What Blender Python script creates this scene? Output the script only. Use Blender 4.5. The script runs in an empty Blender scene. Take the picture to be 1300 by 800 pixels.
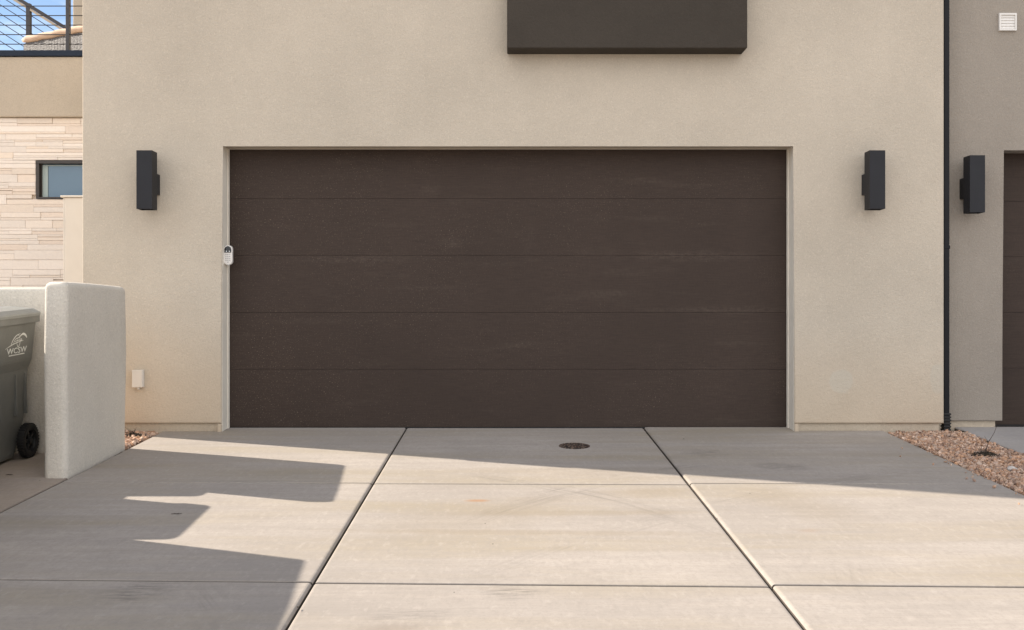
import bpy, bmesh, math, random
import numpy as np
from mathutils import Vector, Matrix

random.seed(7)
rng = np.random.default_rng(11)
S = bpy.context.scene
C = S.collection
R = math.radians

# ------------------------------------------------------------------ frame of reference
# x to the right, y away from the camera, z up.  The garage door's face is y=0,
# its floor z=0; the stucco face is y=-0.22.  The drive falls SL metres per metre.
D = 8.5; F = 1235.0; EYE = 0.984; SL = 0.0575
FY = -0.22                     # face of the garage wall
def gz(y):                     # level of the paving
    return SL*y if y > -12 else -12*SL
def lin(c):
    c = c/255.0
    return c/12.92 if c <= 0.04045 else ((c+0.055)/1.055)**2.4
def rgb(r, g, b): return (lin(r), lin(g), lin(b), 1)

# ------------------------------------------------------------------ material helpers
class NT:
    def __init__(s, name):
        s.m = bpy.data.materials.new(name); s.m.use_nodes = True
        s.t = s.m.node_tree; s.t.nodes.clear()
        s.out = s.n('ShaderNodeOutputMaterial'); s.b = s.n('ShaderNodeBsdfPrincipled')
        s.l(s.b.outputs[0], s.out.inputs['Surface'])
        s.tc = s.n('ShaderNodeTexCoord').outputs['Object']
    def n(s, k, **kw):
        o = s.t.nodes.new(k)
        for a, v in kw.items(): setattr(o, a, v)
        return o
    def l(s, a, b): s.t.links.new(a, b)
    def put(s, sock, v):
        if isinstance(v, bpy.types.NodeSocket): s.l(v, sock)
        else: sock.default_value = v
    def map(s, scale=(1,1,1), rot=(0,0,0), loc=(0,0,0), v=None):
        m = s.n('ShaderNodeMapping'); s.l(v or s.tc, m.inputs['Vector'])
        m.inputs['Scale'].default_value = scale; m.inputs['Rotation'].default_value = rot
        m.inputs['Location'].default_value = loc
        return m.outputs[0]
    def noise(s, scale, detail=4, rough=0.55, v=None, dist=0):
        n = s.n('ShaderNodeTexNoise'); s.l(v or s.tc, n.inputs['Vector'])
        n.inputs['Scale'].default_value = scale; n.inputs['Detail'].default_value = detail
        n.inputs['Roughness'].default_value = rough; n.inputs['Distortion'].default_value = dist
        return n.outputs['Fac']
    def ramp(s, f, a, b, lo=0.0, hi=1.0):
        r = s.n('ShaderNodeMapRange'); r.clamp = True
        s.put(r.inputs['Value'], f)
        r.inputs['From Min'].default_value = a; r.inputs['From Max'].default_value = b
        r.inputs['To Min'].default_value = lo; r.inputs['To Max'].default_value = hi
        return r.outputs[0]
    def math(s, op, a, b=0.0, c=None):
        m = s.n('ShaderNodeMath'); m.operation = op
        s.put(m.inputs[0], a); s.put(m.inputs[1], b)
        if c is not None: s.put(m.inputs[2], c)
        return m.outputs[0]
    def mix(s, f, a, b, mode='MIX'):
        m = s.n('ShaderNodeMix'); m.data_type = 'RGBA'; m.blend_type = mode
        s.put(m.inputs[0], f); s.put(m.inputs[6], a); s.put(m.inputs[7], b)
        return m.outputs[2]
    def bump(s, h, strength=0.3, dist=0.01, nrm=None):
        b = s.n('ShaderNodeBump'); b.inputs['Strength'].default_value = strength
        b.inputs['Distance'].default_value = dist; s.put(b.inputs['Height'], h)
        if nrm is not None: s.l(nrm, b.inputs['Normal'])
        return b.outputs[0]
    def sep(s, v=None):
        x = s.n('ShaderNodeSeparateXYZ'); s.l(v or s.tc, x.inputs[0]); return x.outputs
    def blob(s, cx, cz, rx, rz, axes=(0, 1), rot=0.0, soft=0.35, wob=0.25):
        """1 inside a ragged ellipse, 0 outside, in two object-space axes (metres)."""
        o = s.sep()
        a = s.math('SUBTRACT', o[axes[0]], cx); b = s.math('SUBTRACT', o[axes[1]], cz)
        ca, sa = math.cos(rot), math.sin(rot)
        u = s.math('ADD', s.math('MULTIPLY', a, ca), s.math('MULTIPLY', b, sa))
        w = s.math('SUBTRACT', s.math('MULTIPLY', b, ca), s.math('MULTIPLY', a, sa))
        u = s.math('DIVIDE', u, rx); w = s.math('DIVIDE', w, rz)
        d = s.math('SQRT', s.math('ADD', s.math('MULTIPLY', u, u), s.math('MULTIPLY', w, w)))
        d = s.math('ADD', d, s.math('MULTIPLY', s.math('SUBTRACT', s.noise(9, 3), 0.5), wob*2))
        return s.ramp(d, 1-soft, 1+soft*0.3, 1, 0)

def M_plain(name, col, rough=0.5, metal=0.0, bumpy=0.0, bscale=200, vary=0.0, spec=0.5):
    m = NT(name)
    c = col
    if vary:
        f = m.noise(6, 5)
        c = m.mix(m.ramp(f, 0.3, 0.7), tuple(v*(1-vary) for v in col[:3])+(1,), tuple(min(1, v*(1+vary)) for v in col[:3])+(1,))
    m.put(m.b.inputs['Base Color'], c)
    m.b.inputs['Roughness'].default_value = rough; m.b.inputs['Metallic'].default_value = metal
    m.b.inputs['Specular IOR Level'].default_value = spec
    if bumpy: m.l(m.bump(m.noise(bscale, 3), bumpy, 0.002), m.b.inputs['Normal'])
    return m.m

def M_stucco(name, col, grain=1.0, patches=(), vary=0.085, coarse=1.0, splash_or_glow=None):
    m = NT(name)
    fine = m.noise(95/coarse, 4, 0.75); med = m.noise(48/coarse, 4, 0.7); big = m.noise(0.9, 6, 0.62)
    dark = tuple(v*(1-vary) for v in col[:3])+(1,); lite = tuple(v*(1+vary) for v in col[:3])+(1,)
    c = m.mix(m.ramp(big, 0.3, 0.7), dark, lite)
    spk = m.ramp(fine, 0.48, 0.66)
    c = m.mix(m.math('MULTIPLY', spk, 0.30), c, tuple(v*0.55 for v in col[:3])+(1,))
    sp2 = m.ramp(m.noise(80/coarse, 3, 0.7), 0.56, 0.70)
    c = m.mix(m.math('MULTIPLY', sp2, 0.30), c, tuple(min(1, v*1.5) for v in col[:3])+(1,))
    # soft vertical wash marks and a few darker clouds left by the trowel and the rain
    lump = m.ramp(m.noise(12/coarse, 4, 0.6), 0.45, 0.7)
    c = m.mix(m.math('MULTIPLY', lump, 0.10), c, tuple(v*0.78 for v in col[:3])+(1,))
    wash = m.ramp(m.noise(2.2, 4, 0.6, m.map((3.0, 3.0, 0.35))), 0.52, 0.78)
    c = m.mix(m.math('MULTIPLY', wash, 0.10), c, tuple(v*0.72 for v in col[:3])+(1,))
    for (x, z, rx, rz, pc, k) in patches:
        c = m.mix(m.math('MULTIPLY', m.blob(x, z, rx, rz, (0, 2), soft=0.10, wob=0.30), k), c, pc)
    if splash_or_glow:  # tint near the base: painted bounce glow on the garage wall, dirt elsewhere
        z0, z1, pc, k = splash_or_glow
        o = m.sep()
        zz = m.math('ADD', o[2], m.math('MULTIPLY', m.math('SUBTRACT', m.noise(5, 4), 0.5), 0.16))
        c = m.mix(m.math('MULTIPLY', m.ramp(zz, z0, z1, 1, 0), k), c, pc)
    m.put(m.b.inputs['Base Color'], c)
    m.b.inputs['Roughness'].default_value = 0.95; m.b.inputs['Specular IOR Level'].default_value = 0.15
    h = m.math('ADD', m.math('MULTIPLY', fine, 0.45), med)
    n1 = m.bump(h, 0.85*grain, 0.006)
    n2 = m.bump(m.noise(3.5, 3), 0.35, 0.02, n1)
    m.l(n2, m.b.inputs['Normal'])
    return m.m

def M_concrete(name, col, marks=(), tyres=(), lines=(), streak=1.0):
    m = NT(name)
    big = m.noise(0.55, 6, 0.6); mid = m.noise(3.0, 5, 0.62); fine = m.noise(90, 3, 0.6)
    grit = m.noise(420, 2, 0.5)
    pick = lambda k: tuple(min(1, v*k) for v in col[:3])+(1,)
    c = m.mix(m.ramp(big, 0.32, 0.68), pick(0.84), pick(1.12))
    # broom and run-off streaks across the slabs
    st = m.noise(1.0, 6, 0.62, m.map((0.9, 9.0, 1)))
    c = m.mix(m.math('MULTIPLY', m.ramp(st, 0.42, 0.70), 0.42*streak), c, pick(0.74))
    st2 = m.noise(1.0, 5, 0.6, m.map((0.45, 14.0, 1), loc=(5, 3, 0)))
    c = m.mix(m.math('MULTIPLY', m.ramp(st2, 0.50, 0.66), 0.22*streak), c, (col[0]*1.22, col[1]*1.19, col[2]*1.15, 1))
    # yellowish damp bands
    yl = m.math('MULTIPLY', m.ramp(m.noise(0.5, 4, 0.6, m.map((0.6, 4.5, 1), loc=(1.7, 0.4, 0))), 0.46, 0.66), 0.75*streak)
    c = m.mix(yl, c, (col[0]*0.84, col[1]*0.80, col[2]*0.66, 1))
    br = m.noise(1.0, 5, 0.75, m.map((2.5, 85, 1)))
    c = m.mix(m.math('MULTIPLY', m.ramp(br, 0.45, 0.68), 0.30), c, pick(0.72))
    c = m.mix(m.math('MULTIPLY', m.ramp(mid, 0.48, 0.72), 0.30), c, pick(0.8))
    blot = m.noise(7.0, 6, 0.7, m.map((1, 2.2, 1)))
    c = m.mix(m.math('MULTIPLY', m.ramp(blot, 0.48, 0.72), 0.38), c, pick(0.76))
    c = m.mix(m.math('MULTIPLY', m.ramp(m.noise(45, 4, 0.8), 0.48, 0.66), 0.42), c, pick(0.72))
    if streak >= 1:
        oo = m.sep()
        ln = m.ramp(m.math('ABSOLUTE', m.math('ADD', oo[1], m.math('ADD', 0.77, m.math('MULTIPLY', m.noise(1.5, 2), 0.015)))), 0.004, 0.012, 1, 0)
        c = m.mix(m.math('MULTIPLY', m.math('MULTIPLY', ln, m.ramp(m.noise(2, 3), 0.35, 0.55, 0.2, 1)), 0.35), c, pick(0.55))
    c = m.mix(m.math('MULTIPLY', m.ramp(fine, 0.62, 0.75), 0.22), c, pick(0.62))
    gr = m.noise(1.0, 4, 0.7, m.map((34, 10, 1)))
    c = m.mix(m.math('MULTIPLY', m.ramp(gr, 0.50, 0.68), 0.32), c, pick(0.72))
    gr2 = m.noise(1.0, 4, 0.7, m.map((26, 12, 1), loc=(3, 7, 0)))
    c = m.mix(m.math('MULTIPLY', m.ramp(gr2, 0.54, 0.70), 0.30), c, pick(1.22))
    # sparse dark specks
    v = m.n('ShaderNodeTexVoronoi'); v.feature = 'F1'; m.l(m.map((1, 0.55, 1)), v.inputs['Vector']); v.inputs['Scale'].default_value = 6.0
    spk = m.math('MULTIPLY', m.ramp(v.outputs['Distance'], 0.022, 0.032, 1, 0), m.ramp(m.noise(1.6, 2), 0.50, 0.56))
    c = m.mix(m.math('MULTIPLY', spk, 0.75), c, (0.05, 0.035, 0.03, 1))
    for (x, y, rx, ry, rot, k, freq) in tyres:          # tread prints: stripes inside a ragged ellipse
        b = m.blob(x, y, rx, ry, (0, 1), rot, 0.6, 0.35)
        sm = m.noise(1.0, 5, 0.7, m.map((9, 70, 1), rot=(0, 0, 0.7-rot)))       # smeared rubber, in slanting strokes
        f = m.math('MULTIPLY', b, m.ramp(sm, 0.42, 0.62))
        c = m.mix(m.math('MULTIPLY', f, k*0.75), c, pick(0.45))
    for (x, y, r0, wd, k, x0, x1, y0, y1) in lines:     # arcs left by turning tyres (only inside a box)
        o = m.sep()
        a = m.math('SUBTRACT', o[0], x); b = m.math('SUBTRACT', o[1], y)
        d = m.math('SQRT', m.math('ADD', m.math('MULTIPLY', a, a), m.math('MULTIPLY', b, b)))
        e = m.math('ABSOLUTE', m.math('SUBTRACT', d, r0))
        cx_ = m.n('ShaderNodeCombineXYZ'); m.l(m.math('MULTIPLY', d, 26.0), cx_.inputs[0]); m.l(m.math('MULTIPLY', m.math('ARCTAN2', b, a), r0*1.1), cx_.inputs[1]); pol = cx_.outputs[0]
        f = m.ramp(e, wd*0.5, wd, 1, 0)
        ribs = m.ramp(m.math('SINE', m.math('MULTIPLY', d, 190.0)), -0.4, 0.5, 0.7, 1)
        f = m.math('MULTIPLY', m.math('MULTIPLY', f, ribs), m.ramp(m.noise(1.0, 5, 0.65, pol), 0.46, 0.64))
        f = m.math('MULTIPLY', f, m.ramp(m.noise(1.6, 3), 0.40, 0.58))
        for sock, lo, hi in ((o[0], x0, x1), (o[1], y0, y1)):
            f = m.math('MULTIPLY', f, m.ramp(sock, lo, lo+0.35)); f = m.math('MULTIPLY', f, m.ramp(sock, hi-0.35, hi, 1, 0))
        c = m.mix(m.math('MULTIPLY', f, k), c, pick(0.36))
    for (x, y, rx, ry, rot, k, pc) in marks:
        c = m.mix(m.math('MULTIPLY', m.blob(x, y, rx, ry, (0, 1), rot, 0.6, 0.4), k), c, pc)
    m.put(m.b.inputs['Base Color'], c)
    m.b.inputs['Roughness'].default_value = 0.88; m.b.inputs['Specular IOR Level'].default_value = 0.25
    n1 = m.bump(m.math('ADD', m.math('MULTIPLY', br, 1.0), m.math('MULTIPLY', grit, 0.6)), 0.35, 0.0015)
    n2 = m.bump(mid, 0.25, 0.006, n1)
    m.l(n2, m.b.inputs['Normal'])
    return m.m

def M_attr(name, rough=0.9, bumpy=0.4, bscale=60, extra=0.25):
    m = NT(name)
    a = m.n('ShaderNodeVertexColor'); a.layer_name = 'tint'
    c = m.mix(m.math('MULTIPLY', m.ramp(m.noise(bscale, 4, 0.6), 0.4, 0.7), extra), a.outputs[0], (0.10, 0.07, 0.05, 1))
    m.put(m.b.inputs['Base Color'], c)
    m.b.inputs['Roughness'].default_value = rough; m.b.inputs['Specular IOR Level'].default_value = 0.2
    if bumpy: m.l(m.bump(m.noise(bscale*1.5, 4), bumpy, 0.006), m.b.inputs['Normal'])
    return m.m

def M_door(name, col):
    m = NT(name)
    k = lambda f: tuple(v*f for v in col[:3])+(1,)
    c = m.mix(m.ramp(m.noise(0.9, 5), 0.3, 0.7), k(0.88), k(1.12))
    grain = m.noise(1.0, 4, 0.6, m.map((7, 7, 110)))
    c = m.mix(m.math('MULTIPLY', m.ramp(grain, 0.42, 0.68), 0.50), c, k(0.58))
    g2 = m.noise(1.0, 4, 0.7, m.map((120, 10, 14)))
    c = m.mix(m.math('MULTIPLY', m.ramp(g2, 0.45, 0.68), 0.40), c, k(0.62))
    # dust: pale specks, denser toward the left, and faint wiped bands
    o = m.sep()
    dens = m.math('ADD', m.noise(1.3, 4), m.ramp(o[0], -2.4, 1.6, 0.16, -0.04))
    sp = m.math('MULTIPLY', m.ramp(m.noise(85, 3, 0.7), 0.60, 0.68), m.ramp(dens, 0.45, 0.75, 0.05, 1))
    c = m.mix(m.math('MULTIPLY', m.ramp(m.noise(60, 4, 0.8), 0.45, 0.62), 0.30), c, k(0.68))
    c = m.mix(m.math('MULTIPLY', sp, 0.65), c, (0.28, 0.22, 0.17, 1))
    band = m.math('MULTIPLY', m.ramp(m.noise(1.0, 5, 0.6, m.map((1.1, 1, 9), loc=(0, 0, 2.2), rot=(0, 0.05, 0))), 0.56, 0.72), m.ramp(m.noise(30, 4, 0.7), 0.35, 0.65))
    c = m.mix(m.math('MULTIPLY', band, 0.15), c, (0.18, 0.145, 0.115, 1))
    for (x, z, rx, rz, q) in ((-1.33, 1.47, 0.55, 0.035, 0.3), (-0.75, 1.22, 0.4, 0.02, 0.2), (1.55, 1.50, 0.6, 0.05, 0.34), (1.9, 1.03, 0.65, 0.035, 0.32),
                              (-0.68, 2.08, 0.09, 0.08, 0.25), (-0.5, 1.62, 0.13, 0.05, 0.22), (-0.12, 1.43, 0.30, 0.025, 0.18), (0.18, 1.64, 0.07, 0.16, 0.15), (-1.7, 0.93, 0.5, 0.03, 0.2)):
        f = m.math('MULTIPLY', m.blob(x, z, rx, rz, (0, 2), soft=0.8, wob=0.5), m.ramp(m.noise(34, 5, 0.8, m.map((0.5, 1, 1))), 0.42, 0.68))
        c = m.mix(m.math('MULTIPLY', f, q*0.5), c, (0.26, 0.21, 0.17, 1))
    m.put(m.b.inputs['Base Color'], c)
    m.b.inputs['Roughness'].default_value = 0.7; m.b.inputs['Specular IOR Level'].default_value = 0.25
    weave = m.math('ADD', m.noise(1.0, 3, 0.5, m.map((25, 25, 420))), m.noise(240, 2))
    m.l(m.bump(weave, 0.45, 0.0012), m.b.inputs['Normal'])
    return m.m

WALL = (0.525, 0.468, 0.388, 1)
GREYW = (0.66, 0.615, 0.54, 1)
CONC = (0.370, 0.332, 0.298, 1)
patchc = (0.50, 0.49, 0.435, 1)
MT = {}
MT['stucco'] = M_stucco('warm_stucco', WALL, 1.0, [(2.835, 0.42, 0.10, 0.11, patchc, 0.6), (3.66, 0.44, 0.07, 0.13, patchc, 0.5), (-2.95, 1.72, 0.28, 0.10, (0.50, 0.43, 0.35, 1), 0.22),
                                            (-3.0, 1.55, 0.12, 0.08, (0.50, 0.43, 0.35, 1), 0.2)], splash_or_glow=(0.0, 0.9, (0.58, 0.45, 0.31, 1), 0.45))  # warm tint low on the wall stands in for bounced sunlight
MT['stucco_right'] = M_stucco('grey_taupe_stucco', (0.325, 0.290, 0.250, 1), 1.0)
MT['stucco_low'] = M_stucco('rough_grey_stucco', GREYW, 1.25, coarse=1.25, splash_or_glow=(-0.42, -0.02, (0.42, 0.34, 0.26, 1), 0.25))
MT['stucco_far'] = M_stucco('tan_stucco', (0.455, 0.40, 0.325, 1), 0.8)
MT['foundation'] = M_stucco('parged_foundation', (0.54, 0.47, 0.375, 1), 1.2, coarse=1.5, splash_or_glow=(-0.05, 0.05, (0.34, 0.27, 0.20, 1), 0.5))
MT['popout'] = M_stucco('dark_bronze_stucco', (0.062, 0.0535, 0.045, 1), 1.5, vary=0.16)
MT['trim'] = M_plain('cream_painted_trim', (0.52, 0.47, 0.40, 1), 0.7, vary=0.05)
MT['door'] = M_door('brown_embossed_door', (0.055, 0.0385, 0.031, 1))
MT['seal'] = M_plain('black_rubber', (0.012, 0.011, 0.011, 1), 0.6)
MT['lamp'] = M_plain('black_powder_coat', (0.0135, 0.0145, 0.019, 1), 0.5, bumpy=0.15, bscale=900, vary=0.1, spec=0.3)
MT['lamp_glass'] = M_plain('frosted_lens', (0.5, 0.5, 0.48, 1), 0.3)
MT['pipe'] = M_plain('black_painted_steel', (0.007, 0.0075, 0.010, 1), 0.5, vary=0.15, spec=0.22)
MT['plastic_black'] = M_plain('black_plastic', (0.012, 0.012, 0.012, 1), 0.5, bumpy=0.2, vary=0.2)
MT['white_plastic'] = M_plain('white_plastic', (0.72, 0.70, 0.67, 1), 0.4, vary=0.03)
MT['cover_white'] = M_plain('painted_white_cover', (0.66, 0.62, 0.56, 1), 0.55, vary=0.05)
MT['grey_button'] = M_plain('grey_rubber_key', (0.33, 0.33, 0.34, 1), 0.5)
MT['black_glass'] = M_plain('glossy_black_window', (0.008, 0.008, 0.01, 1), 0.06)
MT['sensor'] = M_plain('silver_lens', (0.6, 0.6, 0.6, 1), 0.15, 0.7)
MT['bin'] = M_plain('grey_green_plastic', (0.158, 0.160, 0.148, 1), 0.42, bumpy=0.25, bscale=500, vary=0.12)
MT['bin_lid'] = M_plain('grey_lid_plastic', (0.25, 0.255, 0.24, 1), 0.33, bumpy=0.15, bscale=400, vary=0.1)
MT['white_ink'] = M_plain('white_ink', (0.72, 0.73, 0.70, 1), 0.5, vary=0.08)
MT['cap_metal'] = M_plain('navy_metal_coping', (0.009, 0.017, 0.034, 1), 0.45, vary=0.08, spec=0.25)
MT['rail'] = M_plain('dark_bronze_rail', (0.035, 0.033, 0.036, 1), 0.45, vary=0.1)
MT['cable'] = M_plain('steel_cable', (0.05, 0.045, 0.045, 1), 0.4, 0.6)
MT['frame'] = M_plain('bronze_window_frame', (0.035, 0.028, 0.024, 1), 0.4)
MT['cream'] = M_plain('cream_vinyl', (0.60, 0.56, 0.50, 1), 0.5, vary=0.03)
MT['cushion'] = M_plain('peach_fabric', (0.56, 0.40, 0.29, 1), 0.9, bumpy=0.5, bscale=160, vary=0.12)
MT['blind'] = M_plain('pale_window_blind', (0.34, 0.42, 0.42, 1), 0.5)
MT['wood'] = M_plain('dry_twig', (0.055, 0.040, 0.030, 1), 0.9, vary=0.3)
MT['leaf'] = M_plain('dry_dark_leaf', (0.045, 0.037, 0.025, 1), 0.9, vary=0.3)
MT['pale_stone'] = M_plain('pale_grey_rock', (0.50, 0.47, 0.44, 1), 0.9, bumpy=0.6, bscale=60, vary=0.2)
MT['gravel'] = M_attr('pink_tan_gravel', 0.95, 0.5, 90, 0.18)
MT['veneer'] = M_attr('stacked_limestone_veneer', 0.9, 0.6, 34, 0.05)
MT['mortar'] = M_plain('veneer_backing', (0.62, 0.54, 0.46, 1), 0.95, bumpy=0.5, bscale=50)

def m_glass():
    m = NT('tinted_window_glass')
    m.b.inputs['Base Color'].default_value = (0.045, 0.100, 0.160, 1)
    m.b.inputs['Roughness'].default_value = 0.5
    g = m.n('ShaderNodeBsdfGlossy'); g.inputs['Roughness'].default_value = 0.02; g.inputs['Color'].default_value = (0.72, 0.85, 0.95, 1)
    x = m.n('ShaderNodeMixShader'); x.inputs[0].default_value = 0.08
    m.l(m.b.outputs[0], x.inputs[1]); m.l(g.outputs[0], x.inputs[2]); m.l(x.outputs[0], m.out.inputs['Surface'])
    return m.m
MT['glass'] = m_glass()

def m_wicker():
    m = NT('grey_wicker')
    v = m.n('ShaderNodeTexVoronoi'); v.feature = 'F1'; m.l(m.map((1, 1, 1.5)), v.inputs['Vector']); v.inputs['Scale'].default_value = 42
    v.inputs['Randomness'].default_value = 0.25
    f = m.ramp(v.outputs['Distance'], 0.25, 0.55)
    m.put(m.b.inputs['Base Color'], m.mix(f, (0.022, 0.020, 0.020, 1), (0.17, 0.155, 0.15, 1)))
    m.b.inputs['Roughness'].default_value = 0.6
    m.l(m.bump(f, 0.8, 0.004), m.b.inputs['Normal'])
    return m.m
MT['wicker'] = m_wicker()

def m_cap():
    m = NT('rusty_cast_iron')
    v = m.n('ShaderNodeTexVoronoi'); v.feature = 'F1'; m.l(m.tc, v.inputs['Vector']); v.inputs['Scale'].default_value = 48
    v.inputs['Randomness'].default_value = 0.8
    f = m.ramp(v.outputs['Distance'], 0.25, 0.5)
    c = m.mix(f, (0.26, 0.18, 0.13, 1), (0.014, 0.010, 0.008, 1))
    c = m.mix(m.math('MULTIPLY', m.ramp(m.noise(12, 4), 0.45, 0.65), 0.6), c, (0.07, 0.035, 0.022, 1))
    m.put(m.b.inputs['Base Color'], c); m.b.inputs['Roughness'].default_value = 0.7
    m.l(m.bump(f, 0.9, -0.004), m.b.inputs['Normal'])
    return m.m
MT['iron'] = m_cap()

def m_ground():
    m = NT('sandy_desert_ground')
    a = m.noise(40, 5, 0.7); b = m.noise(0.6, 5)
    c = m.mix(m.ramp(a, 0.35, 0.65), (0.42, 0.32, 0.23, 1), (0.66, 0.53, 0.41, 1))
    c = m.mix(m.math('MULTIPLY', m.ramp(b, 0.4, 0.6), 0.4), c, (0.50, 0.40, 0.30, 1))
    m.put(m.b.inputs['Base Color'], c); m.b.inputs['Roughness'].default_value = 0.95
    m.l(m.bump(a, 0.7, 0.02), m.b.inputs['Normal'])
    return m.m
MT['ground'] = m_ground()
MT['road'] = M_plain('grey_asphalt', (0.060, 0.058, 0.055, 1), 0.9, bumpy=0.6, bscale=120, vary=0.15)
MT['filler'] = M_plain('dirty_joint_filler', (0.085, 0.070, 0.058, 1), 0.95, bumpy=0.5, bscale=90, vary=0.3)

rust = (0.33, 0.19, 0.105, 1)
tan = (0.25, 0.205, 0.145, 1)
MT['concrete'] = M_concrete('broomed_concrete', CONC,
    marks=[(-0.19, -2.56, 0.075, 0.035, 0, 0.8, rust), (0.35, -2.85, 0.9, 0.07, 0.02, 0.4, tan), (0.1, -3.25, 1.1, 0.06, -0.03, 0.35, tan), (-0.2, -2.95, 0.8, 0.35, 0.6, 0.22, tan), (0.9, -2.35, 0.35, 0.12, 0.1, 0.35, tan), (1.75, -2.7, 0.25, 0.5, 0.4, 0.22, tan), (1.62, -3.25, 0.07, 0.04, 0.2, 0.15, rust),
           (-0.47, -4.62, 0.16, 0.06, 0.1, 0.3, (0.2, 0.16, 0.13, 1)), (0.6, -1.75, 1.0, 0.16, 0.0, 0.25, tan)],
    tyres=[(-1.63, -4.20, 0.17, 0.15, 0.15, 1.0, 60), (-1.95, -4.22, 0.22, 0.09, 0.1, 0.20, 60), (0.02, -4.19, 0.14, 0.10, 0.1, 1.0, 60), (-0.44, -4.47, 0.2, 0.09, 0.1, 0.6, 50),
           (1.50, -1.15, 0.17, 0.16, 0.3, 0.9, 45), (1.92, -1.62, 0.2, 0.14, -0.2, 1.0, 45), (1.15, -1.35, 0.18, 0.1, 0.5, 0.35, 45),
           (0.62, -1.80, 0.3, 0.16, 0.4, 0.35, 40), (-0.2, -1.85, 0.2, 0.1, 0.3, 0.25, 40)],
    lines=[(3.6, -5.6, 4.6, 0.14, 0.5, -0.8, 1.5, -3.2, -1.2), (-2.2, -5.2, 3.9, 0.12, 0.45, -0.8, 1.4, -3.6, -1.5), (4.0, -4.6, 2.5, 0.12, 0.18, 1.25, 3.2, -4.4, -1.3), (6.5, -9.5, 8.6, 0.13, 0.24, -1.0, 3.2, -4.2, -0.6), (-8.5, -9.0, 7.3, 0.12, 0.36, -3, -0.6, -6.5, -1.5), (7.4, -4.3, 4.75, 0.11, 0.20, 1.0, 3.2, -5.5, -1.8),
           (-7.9, -8.3, 7.7, 0.12, 0.30, -1.6, 0.8, -6.5, -1.8), (5.2, -7.0, 3.4, 0.11, 0.12, 1.0, 3.2, -6.5, -3.5)])
MT['concrete_left'] = M_concrete('enclosure_concrete', (0.36, 0.30, 0.25, 1), streak=0.6)
MT['concrete_right'] = M_concrete('pale_grey_concrete', (0.40, 0.375, 0.36, 1), streak=0.5)

# ------------------------------------------------------------------ mesh helpers
def link(name, me, mat, parent=None, smooth=False):
    if mat is not None and not me.materials: me.materials.append(mat)
    o = bpy.data.objects.new(name, me); C.objects.link(o)
    if parent is not None: o.parent = parent
    if smooth:
        me.polygons.foreach_set('use_smooth', [True]*len(me.polygons))
    return o
def done(bm, name, mat, parent=None, smooth=False, loc=None):
    bmesh.ops.recalc_face_normals(bm, faces=bm.faces[:])
    me = bpy.data.meshes.new(name); bm.to_mesh(me); bm.free()
    o = link(name, me, MT[mat] if isinstance(mat, str) else mat, parent, smooth)
    if loc: o.location = loc
    return o
def tag(o, label=None, cat=None, group=None, kind=None):
    if label: o['label'] = label
    if cat: o['category'] = cat
    if group: o['group'] = group
    if kind: o['kind'] = kind
    return o
def empty(name, loc=(0, 0, 0)):
    o = bpy.data.objects.new(name, None); C.objects.link(o); o.location = loc; o.empty_display_size = 0.1
    return o
def box(bm, x0, x1, y0, y1, z0, z1, bev=0, seg=2):
    r = bmesh.ops.create_cube(bm, size=1)
    vs = r['verts']
    for v in vs:
        v.co = Vector((x0 if v.co.x < 0 else x1, y0 if v.co.y < 0 else y1, z0 if v.co.z < 0 else z1))
    if bev:
        es = list({e for v in vs for e in v.link_edges})
        bmesh.ops.bevel(bm, geom=es, offset=bev, segments=seg, profile=0.5, affect='EDGES')
def bx(name, mat, parent, x0, x1, y0, y1, z0, z1, bev=0, seg=2, smooth=False):
    bm = bmesh.new(); box(bm, x0, x1, y0, y1, z0, z1, bev, seg)
    return done(bm, name, mat, parent, smooth)
def extrude(bm, pts, y0, y1):
    """pts: (x,z) outline extruded between y0 and y1"""
    a = [bm.verts.new((x, y0, z)) for x, z in pts]; b = [bm.verts.new((x, y1, z)) for x, z in pts]
    n = len(pts); bm.faces.new(a); bm.faces.new(b[::-1])
    for i in range(n): bm.faces.new((a[i], b[i], b[(i+1) % n], a[(i+1) % n]))
    return a, b
def tube(bm, pts, r, seg=8, close=True):
    rings = []
    for i, p in enumerate(pts):
        p = Vector(p); q0 = Vector(pts[max(0, i-1)]); q1 = Vector(pts[min(len(pts)-1, i+1)])
        t = (q1-q0).normalized(); u = t.cross(Vector((0, 0, 1)) if abs(t.z) < 0.9 else Vector((1, 0, 0))).normalized(); w = t.cross(u)
        rr = r[i] if isinstance(r, (list, tuple)) else r
        rings.append([bm.verts.new(p+(u*math.cos(a)+w*math.sin(a))*rr) for a in [2*math.pi*k/seg for k in range(seg)]])
    for a, b in zip(rings, rings[1:]):
        for k in range(seg): bm.faces.new((a[k], a[(k+1) % seg], b[(k+1) % seg], b[k]))
    if close: bm.faces.new(rings[0][::-1]); bm.faces.new(rings[-1])
def lathe(bm, prof, axis='x', seg=40, c=(0, 0, 0)):
    """prof: (radius, along) closed ring profile or open"""
    rings = []
    for r, h in prof:
        ring = []
        for k in range(seg):
            a = 2*math.pi*k/seg; u, w = r*math.cos(a), r*math.sin(a)
            p = (h, u, w) if axis == 'x' else (u, w, h) if axis == 'z' else (u, h, w)
            ring.append(bm.verts.new(Vector(p)+Vector(c)))
        rings.append(ring)
    for a, b in zip(rings, rings[1:]):
        for k in range(seg): bm.faces.new((a[k], a[(k+1) % seg], b[(k+1) % seg], b[k]))
    return rings

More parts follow.
